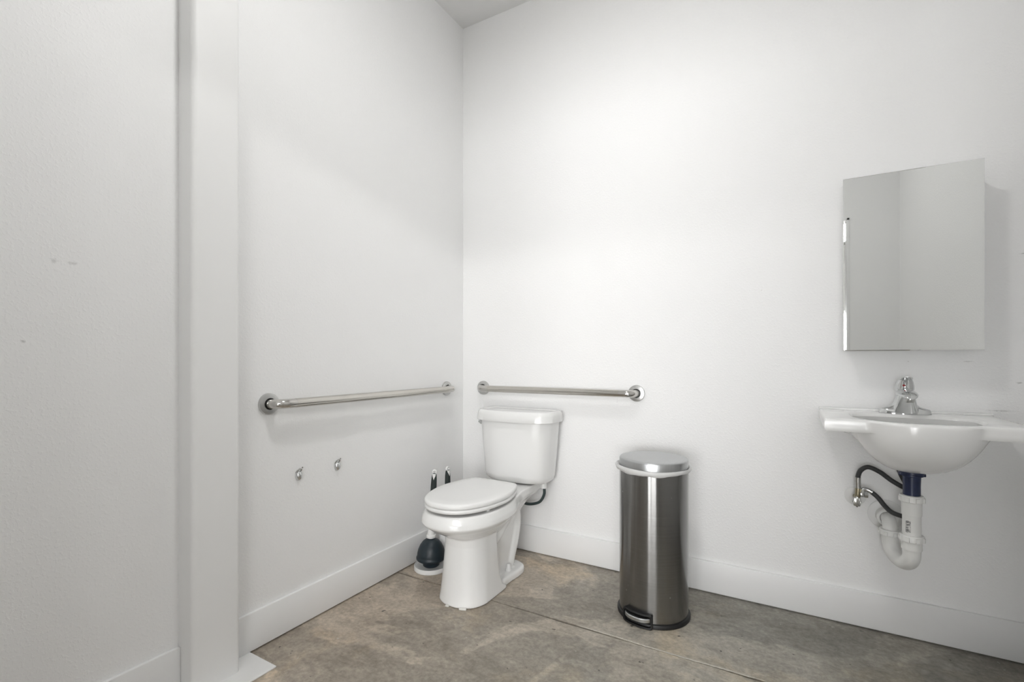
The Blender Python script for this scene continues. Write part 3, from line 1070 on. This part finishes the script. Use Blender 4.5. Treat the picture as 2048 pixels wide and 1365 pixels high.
# ------------------------------------------------------------------ mirror cabinet
MX0, MX1, MZ0, MZ1, MD = 1.885, 2.290, 1.101, 1.767, 0.100
cabt = thing('mirror_cabinet', ((MX0 + MX1) / 2, 0, MZ0), 'frameless mirror cabinet on the back wall above the sink', 'mirror cabinet')
obj('body', box(bmesh.new(), MX0 + 0.012, MX1 - 0.012, -MD + 0.008, -0.0005, MZ0 + 0.012, MZ1 - 0.012, 0.002), 'cab_white', cabt)
bm = bmesh.new()
bv = 0.0025
ro = [(MX0, -MD + 0.006, MZ0), (MX1, -MD + 0.006, MZ0), (MX1, -MD + 0.006, MZ1), (MX0, -MD + 0.006, MZ1)]
r1 = [(x, -MD + 0.0008, z) for x, y, z in ro]
r2 = [(MX0 + bv, -MD, MZ0 + bv), (MX1 - bv, -MD, MZ0 + bv), (MX1 - bv, -MD, MZ1 - bv), (MX0 + bv, -MD, MZ1 - bv)]
loft(bm, [ro, r1, r2])
obj('mirror_door', bm, 'mirror', cabt)['label'] = 'bevelled mirror glass door'

# ------------------------------------------------------------------ sink
SX, SZ = 2.073, 0.866
snk = thing('sink', (SX, 0, 0.70), 'white porcelain wall hung sink below the mirror cabinet', 'sink')
SC = Vector((SX, -0.215, 0))
OUT = [(0, -0.396), (0.263, -0.395), (0.265, -0.392), (0.263, -0.03), (0.263, -0.001), (0.255, -0.0005), (0, -0.0005)]


def poly_sym(hf):
    return [Vector((x, y, 0)) for x, y in hf] + [Vector((-x, y, 0)) for x, y in hf[::-1] if x > 1e-6]


def cast(poly, ang):
    """distance from the bowl centre to the outline along an angle."""
    d = Vector((math.cos(ang), math.sin(ang)))
    best = 1e9
    c = Vector((0, SC.y))
    m = len(poly)
    for i in range(m):
        a, b2 = poly[i].xy - c, poly[(i + 1) % m].xy - c
        e = b2 - a
        den = d.x * e.y - d.y * e.x
        if abs(den) < 1e-12:
            continue
        t_ = (a.x * e.y - a.y * e.x) / den
        s_ = (a.x * d.y - a.y * d.x) / den
        if t_ > 0 and -1e-6 <= s_ <= 1 + 1e-6:
            best = min(best, t_)
    return best


NA = 144
corner = [math.atan2(y - SC.y, x) for x, y in ((0.264, -0.3945), (-0.264, -0.3945), (0.263, 0), (-0.263, 0))]
ANG = sorted([2 * PI * i / NA - PI for i in range(NA)])
for ca in corner:                                   # put a sample on each slab corner
    k = min(range(NA), key=lambda i: abs(ANG[i] - ca))
    ANG[k] = ca
OP = poly_sym(OUT)
RECT = [cast(OP, a) for a in ANG]


def sring(rad, z, dz_back=0.0):
    out = []
    for a, r in zip(ANG, rad):
        x, y = r * math.cos(a), SC.y + r * math.sin(a)
        out.append((SX + x, y, z))
    return out


def ell(hw, yf, yb, e=2.0):
    """radius list of an egg outline about the bowl centre."""
    out = []
    for a in ANG:
        c, s = math.cos(a), math.sin(a)
        ly = (SC.y - yf) if s < 0 else (yb - SC.y)
        out.append((abs(c / hw) ** e + abs(s / ly) ** e) ** (-1 / e))
    return out


def mn(a, b2):
    return [min(x, y) for x, y in zip(a, b2)]


EB = ell(0.215, -0.446, -0.050, 2.2)            # plan of the bowed bowl front
RO = [max(a, b2) for a, b2 in zip(RECT, EB)]
off = lambda d: [r - d for r in RO]
TH, ZB = 0.043, 0.683


def bowl_r(z):
    """outer bowl radius per angle: steep cone at the sides, fuller at the front."""
    u = min(1.0, max(0.0, (SZ - z) / (SZ - ZB)))
    out = []
    for a, e in zip(ANG, EB):
        wf = max(0.0, -math.sin(a)) ** 0.8
        q = (1 - wf) * (1 - u ** 0.85) ** 0.75 + wf * (1 - u ** 2.4) ** 0.5
        r0 = 0.036
        out.append(r0 + (e - r0) * q)
    return out


def slab_r(z, d):
    return [max(a - d, b2) for a, b2 in zip(RECT, bowl_r(z))]


bm = bmesh.new()
rings = [sring(ell(0.032, -0.247, -0.183), ZB - 0.004), sring(ell(0.036, -0.251, -0.179), ZB)]
for u in (0.985, 0.95, 0.9, 0.83, 0.75, 0.66, 0.57, 0.48, 0.40, 0.33, 0.285):
    z = SZ - u * (SZ - ZB)
    rings.append(sring(bowl_r(z), z))
rings += [sring(bowl_r(SZ - TH), SZ - TH), sring(slab_r(SZ - TH + 0.0004, 0.004), SZ - TH + 0.0004), sring(slab_r(SZ - TH + 0.004, 0.0005), SZ - TH + 0.004),
          sring(slab_r(SZ - 0.027, 0), SZ - 0.027), sring(slab_r(SZ - 0.012, 0), SZ - 0.012), sring(off(0.001), SZ - 0.0065), sring(off(0.0035), SZ - 0.0028), sring(off(0.007), SZ - 0.0007), sring(off(0.011), SZ)]
inn = ell(0.180, -0.412, -0.128, 2.9)
rings += [sring(mn(inn, off(0.014)), SZ), sring([r - 0.004 for r in mn(inn, off(0.014))], SZ - 0.002), sring([r - 0.010 for r in mn(inn, off(0.014))], SZ - 0.010)]
for s in (0.2, 0.4, 0.6, 0.8, 0.93):
    rings.append(sring([max(0.03, r * (1 - s ** 2.0) + 0.028) * 0.94 for r in mn(inn, off(0.014))], SZ - 0.012 - 0.115 * math.sin(s * PI / 2)))
rings.append(sring(ell(0.022, -0.237, -0.193), SZ - 0.130))
loft(bm, rings)
obj('basin', bm, 'porcelain', snk, 38)
# rear ledge against the wall and bracket block beneath the deck
bm = bmesh.new()
box(bm, SX - 0.263, SX + 0.263, -0.020, -0.0005, SZ - 0.004, SZ + 0.007, 0.004, 3)
obj('back_ledge', bm, 'porcelain', snk, 40)
bm = bmesh.new()
rings = []
for z, hw, yy in ((SZ - TH + 0.005, 0.210, -0.115), (0.815, 0.207, -0.112), (0.797, 0.198, -0.105), (0.782, 0.182, -0.098), (0.772, 0.150, -0.095), (0.762, 0.120, -0.095), (0.735, 0.085, -0.10)):
    rings.append([(SX - hw, -0.0005, z), (SX + hw, -0.0005, z), (SX + hw, yy * 0.75, z), (SX + hw - 0.008, yy * 0.92, z), (SX + hw - 0.025, yy, z),
                  (SX - hw + 0.025, yy, z), (SX - hw + 0.008, yy * 0.92, z), (SX - hw, yy * 0.75, z)])
loft(bm, rings)
obj('wall_block', bm, 'porcelain', snk, 50)
# blanked soap hole pressed in the left of the deck
bm = bmesh.new()
rg = []
for r, z in ((0.0215, 0.0), (0.0205, 0.0011), (0.0185, 0.0011), (0.0175, 0.0)):
    rg.append([(1.905 + r * math.cos(2 * PI * k / 32), -0.088 + r * math.sin(2 * PI * k / 32), SZ - 0.0004 + z) for k in range(32)])
loft(bm, rg, False, False)
obj('blank_hole_ring', bm, 'porcelain', snk, 60)

# ------------------------------------------------------------------ faucet
FX, FY, FZ = 2.075, -0.085, SZ + 0.0003
fc = thing('faucet', (FX, FY, FZ), 'chrome single lever faucet on the sink deck', 'faucet')


def oval(hx, hy, z, cy_=0.0, e=2.0, n=40, cx_=0.0):
    out = []
    for k in range(n):
        a = 2 * PI * k / n
        c, s = math.cos(a), math.sin(a)
        out.append((FX + cx_ + hx * math.copysign(abs(c) ** (2 / e), c), FY + cy_ + hy * math.copysign(abs(s) ** (2 / e), s), FZ + z))
    return out


bm = bmesh.new()
loft(bm, [oval(0.0775, 0.0285, 0.0, e=2.6), oval(0.0775, 0.0285, 0.002, e=2.6), oval(0.0755, 0.0265, 0.014, e=2.6), oval(0.072, 0.024, 0.018, e=2.6),
          oval(0.060, 0.022, 0.0215, e=2.4), oval(0.045, 0.022, 0.026, e=2.2), oval(0.035, 0.022, 0.036), oval(0.029, 0.0215, 0.050), oval(0.0265, 0.022, 0.066),
          oval(0.026, 0.0225, 0.080), oval(0.025, 0.0225, 0.086)])
obj('body', bm, 'chrome', fc, 60)
bm = bmesh.new()     # bell shaped front skirt under the spout
loft(bm, [oval(0.041, 0.021, 0.0, -0.014), oval(0.0395, 0.021, 0.012, -0.016), oval(0.034, 0.022, 0.030, -0.020), oval(0.029, 0.023, 0.048, -0.026), oval(0.026, 0.026, 0.062, -0.032), oval(0.025, 0.028, 0.070, -0.036)])
obj('skirt', bm, 'chrome', fc, 60)
bm = bmesh.new()     # spout hood
rings = []
for y, hw, z0, z1 in ((0.0, 0.028, 0.058, 0.092), (-0.03, 0.0285, 0.062, 0.093), (-0.055, 0.028, 0.063, 0.091), (-0.078, 0.0265, 0.062, 0.086),
                      (-0.096, 0.0215, 0.060, 0.079), (-0.107, 0.013, 0.059, 0.070), (-0.111, 0.005, 0.059, 0.063)):
    ring = []
    for k in range(20):
        a = 2 * PI * k / 20
        zz = (z0 + z1) / 2 + (z1 - z0) / 2 * math.sin(a)
        ring.append((FX + hw * math.cos(a), FY + y, FZ + zz))
    rings.append(ring)
loft(bm, rings)
sp = obj('spout', bm, 'chrome', fc, 60)
bm = bmesh.new()
lathe(bm, [(0.0125, 0.048), (0.0135, 0.050), (0.0135, 0.064)], (FX, FY - 0.088, FZ), 24)
obj('aerator', bm, 'worn_chrome', sp, 40)
bm = bmesh.new()     # domed lever handle
loft(bm, [oval(0.0275, 0.0255, 0.087), oval(0.0285, 0.0265, 0.092), oval(0.0280, 0.0265, 0.104, -0.001), oval(0.0255, 0.0255, 0.116, -0.005), oval(0.0210, 0.022, 0.126, -0.011),
          oval(0.0155, 0.016, 0.130, -0.018), oval(0.011, 0.010, 0.132, -0.022)])
rings = []
for y, z, hw, th in ((0.004, 0.117, 0.019, 0.010), (-0.018, 0.124, 0.019, 0.008), (-0.036, 0.130, 0.018, 0.006), (-0.050, 0.135, 0.016, 0.0045), (-0.058, 0.137, 0.011, 0.004), (-0.061, 0.1375, 0.005, 0.003)):
    ring = []
    for k in range(16):
        a = 2 * PI * k / 16
        ring.append((FX + hw * math.cos(a), FY + y, FZ + z + th / 2 * math.sin(a)))
    rings.append(ring)
loft(bm, rings)
hd = obj('lever_handle', bm, 'chrome', fc, 60)
bm = bmesh.new()
lathe(bm, [(0.0045, 0.002), (0.0045, -0.0012), (0.003, -0.0018)], (FX - 0.006, FY - 0.0268, FZ + 0.106), 16, 'y')
obj('temperature_mark', bm, 'red', hd)['label'] = 'small dark red dot'

# ------------------------------------------------------------------ sink drain and trap
DX, DYY = SX, -0.215
dr = thing('drain_trap', (DX, DYY, 0.34), 'white plastic drain trap with blue tailpiece under the sink', 'drain pipe')
bm = bmesh.new()
lathe(bm, [(0.036, 0.6785), (0.036, 0.672), (0.033, 0.670), (0.033, 0.664), (0.0255, 0.661), (0.0245, 0.630), (0.0245, 0.590)], (DX, DYY, 0), 32)
box(bm, DX - 0.037, DX + 0.037, DYY - 0.012, DYY + 0.012, 0.664, 0.674, 0.002)
obj('tailpiece', bm, 'blue', dr, 40)['label'] = 'dark blue plastic tailpiece'


def slip_nut(x, y, z, r=0.034, h=0.024):
    bm = bmesh.new()
    lathe(bm, [(r - 0.004, 0), (r, 0.002), (r, h - 0.005), (r - 0.002, h - 0.001), (r - 0.009, h)], (x, y, z), 32)
    for k in range(8):
        a = 2 * PI * k / 8 + 0.3
        bm2 = bmesh.new()
        box(bm2, r - 0.002, r + 0.004, -0.005, 0.005, 0.003, h - 0.006)
        bmesh.ops.transform(bm2, matrix=Matrix.Translation((x, y, z)) @ Matrix.Rotation(a, 4, 'Z'), verts=bm2.verts[:])
        me = bpy.data.meshes.new('tmp')
        bm2.to_mesh(me)
        bm2.free()
        bm.from_mesh(me)
        bpy.data.meshes.remove(me)
    obj('slip_nut', bm, 'pvc', dr, 40)


EX, EY = 2.031, -0.092          # riser of the trap near the wall
slip_nut(DX, DYY, 0.573)
bm = bmesh.new()
lathe(bm, [(0.0285, 0.575), (0.0285, 0.528), (0.0262, 0.527), (0.0262, 0.445)], (DX, DYY, 0), 32)
up = obj('upper_pipe', bm, 'pvc', dr, 40)
bm = bmesh.new()
ca_ = math.atan2(CAM.y - DYY, CAM.x - DX)
loft(bm, [[(DX + 0.0268 * math.cos(ca_ - 0.1 + 0.55 * (k / 10 - 1)), DYY + 0.0268 * math.sin(ca_ - 0.1 + 0.55 * (k / 10 - 1)), z) for k in range(11)] for z in (0.470, 0.510)], False, False, False)
obj('printed_label', bm, 'sticker', up)['label'] = 'small printed sticker'
slip_nut(DX, DYY, 0.436)
bm = bmesh.new()
lathe(bm, [(0.0295, 0.437), (0.0295, 0.408), (0.027, 0.407), (0.026, 0.39)], (DX, DYY, 0), 32)
dirv = Vector((EX - DX, EY - DYY, 0))
span = dirv.length
dirv.normalize()
path = [Vector((DX, DYY, 0.41))]
for k in range(17):
    a = PI * k / 16
    path.append(Vector((DX, DYY, 0.388)) + dirv * (span / 2 - span / 2 * math.cos(a)) + Vector((0, 0, -0.046 * math.sin(a))))
path.append(Vector((EX, EY, 0.425)))
tube(bm, path, [0.026] * len(path), 24)
obj('trap_bend', bm, 'pvc', dr, 45)
slip_nut(EX, EY, 0.411, 0.034, 0.022)
bm = bmesh.new()
path = [Vector((EX, EY, 0.415))]
for k in range(11):
    a = PI / 2 * k / 10
    path.append(Vector((EX, EY + 0.036 * (1 - math.cos(a)), 0.424 + 0.034 * math.sin(a))))
path.append(Vector((EX, -0.001, 0.458)))
tube(bm, path, 0.0225, 24)
obj('wall_pipe', bm, 'pvc', dr, 45)
bm = bmesh.new()
lathe(bm, [(0.034, -0.0005), (0.034, -0.040), (0.031, -0.043), (0.0245, -0.043), (0.0245, -0.03)], (EX, 0, 0.458), 32, 'y')
obj('wall_socket', bm, 'pvc', dr, 40)
bm = bmesh.new()
lathe(bm, [(0.058, -0.0005), (0.057, -0.003), (0.052, -0.005), (0.034, -0.006)], (EX, 0, 0.461), 40, 'y')
obj('escutcheon', bm, 'white_plastic', dr, 40)

# ------------------------------------------------------------------ stop valve and braided hoses
VX, VZ = 1.934, 0.520
vl = thing('stop_valve', (VX, 0, VZ), 'chrome double outlet stop valve on the wall under the sink', 'valve')
bm = bmesh.new()
lathe(bm, [(0.037, -0.0005), (0.036, -0.003), (0.030, -0.005), (0.010, -0.006)], (VX, 0, VZ), 32, 'y')
obj('escutcheon', bm, 'white_plastic', vl, 40)
bm = bmesh.new()
tube(bm, [(VX, -0.002, VZ), (VX, -0.072, VZ)], 0.0095, 16)
tube(bm, [(VX, -0.060, VZ - 0.012), (VX + 0.003, -0.060, VZ + 0.045)], 0.0095, 16)
obj('valve_body', bm, 'brass', vl, 45)
bm = bmesh.new()
lathe(bm, [(0.011, -0.070), (0.011, -0.080), (0.008, -0.082), (0.008, -0.088)], (VX, 0, VZ - 0.002), 16, 'y')
box(bm, VX + 0.008, VX + 0.022, -0.069, -0.053, VZ + 0.014, VZ + 0.030, 0.002)
obj('packing_nut', bm, 'worn_chrome', vl, 40)
bm = bmesh.new()
rings = []
for y, s in ((-0.088, 0.6), (-0.090, 1.0), (-0.098, 1.0), (-0.100, 0.85)):
    rings.append([(VX - 0.004 + 0.0135 * s * (1 + 0.08 * math.cos(8 * 2 * PI * k / 48)) * math.cos(2 * PI * k / 48), y,
                   VZ + 0.000 + 0.0195 * s * (1 + 0.08 * math.cos(8 * 2 * PI * k / 48)) * math.sin(2 * PI * k / 48)) for k in range(48)])
loft(bm, rings)
obj('oval_handle', bm, 'worn_chrome', vl, 40)

h1 = thing('supply_hose', (VX, -0.06, VZ + 0.045), 'upper black braided hose arching from the valve to the faucet', 'hose', 'braided hoses under the sink')
P1 = [(VX + 0.003, -0.060, VZ + 0.045), on_y(1716, 955, -0.062), on_y(1722, 941, -0.066), on_y(1737, 935, -0.070), on_y(1760, 945, -0.082), on_y(1785, 963, -0.10),
      on_y(1812, 977, -0.115), (SX + 0.012, -0.118, 0.612), on_y(1818, 978, -0.10), on_y(1809, 963, -0.09), on_y(1800, 945, -0.085), on_y(1795, 930, -0.085)]
bm = bmesh.new()
tube(bm, catmull(P1, 8), 0.0085, 14)
obj('braid', bm, 'hose', h1, 60)
bm = bmesh.new()
c1 = catmull(P1[:3], 6)
tube(bm, c1[:7], 0.0098, 12)
obj('crimp_fitting', bm, 'worn_chrome', h1, 45)
h2 = thing('supply_hose', (VX + 0.02, -0.06, VZ + 0.022), 'lower black braided hose drooping from the valve behind the drain pipe', 'hose', 'braided hoses under the sink')
P2 = [(VX + 0.016, -0.061, VZ + 0.023), on_y(1728, 979, -0.062), on_y(1742, 984, -0.066), on_y(1756, 996, -0.072), on_y(1770, 1013, -0.082), on_y(1785, 1026, -0.105), on_y(1811, 1034, -0.135),
      (SX + 0.016, -0.140, 0.516), (SX + 0.030, -0.132, 0.56), (SX + 0.032, -0.126, 0.62), (SX + 0.032, -0.122, 0.665)]
bm = bmesh.new()
tube(bm, catmull(P2[2:], 8), 0.0085, 14)
obj('braid', bm, 'hose', h2, 60)
bm = bmesh.new()
c2 = catmull(P2[:4], 6)
tube(bm, c2[:14], 0.0088, 12)
lathe(bm, [(0.0115, 0.0), (0.0115, 0.012)], (VX + 0.022, -0.0615, VZ + 0.023), 6, 'x')
obj('crimp_fitting', bm, 'chrome', h2, 45)
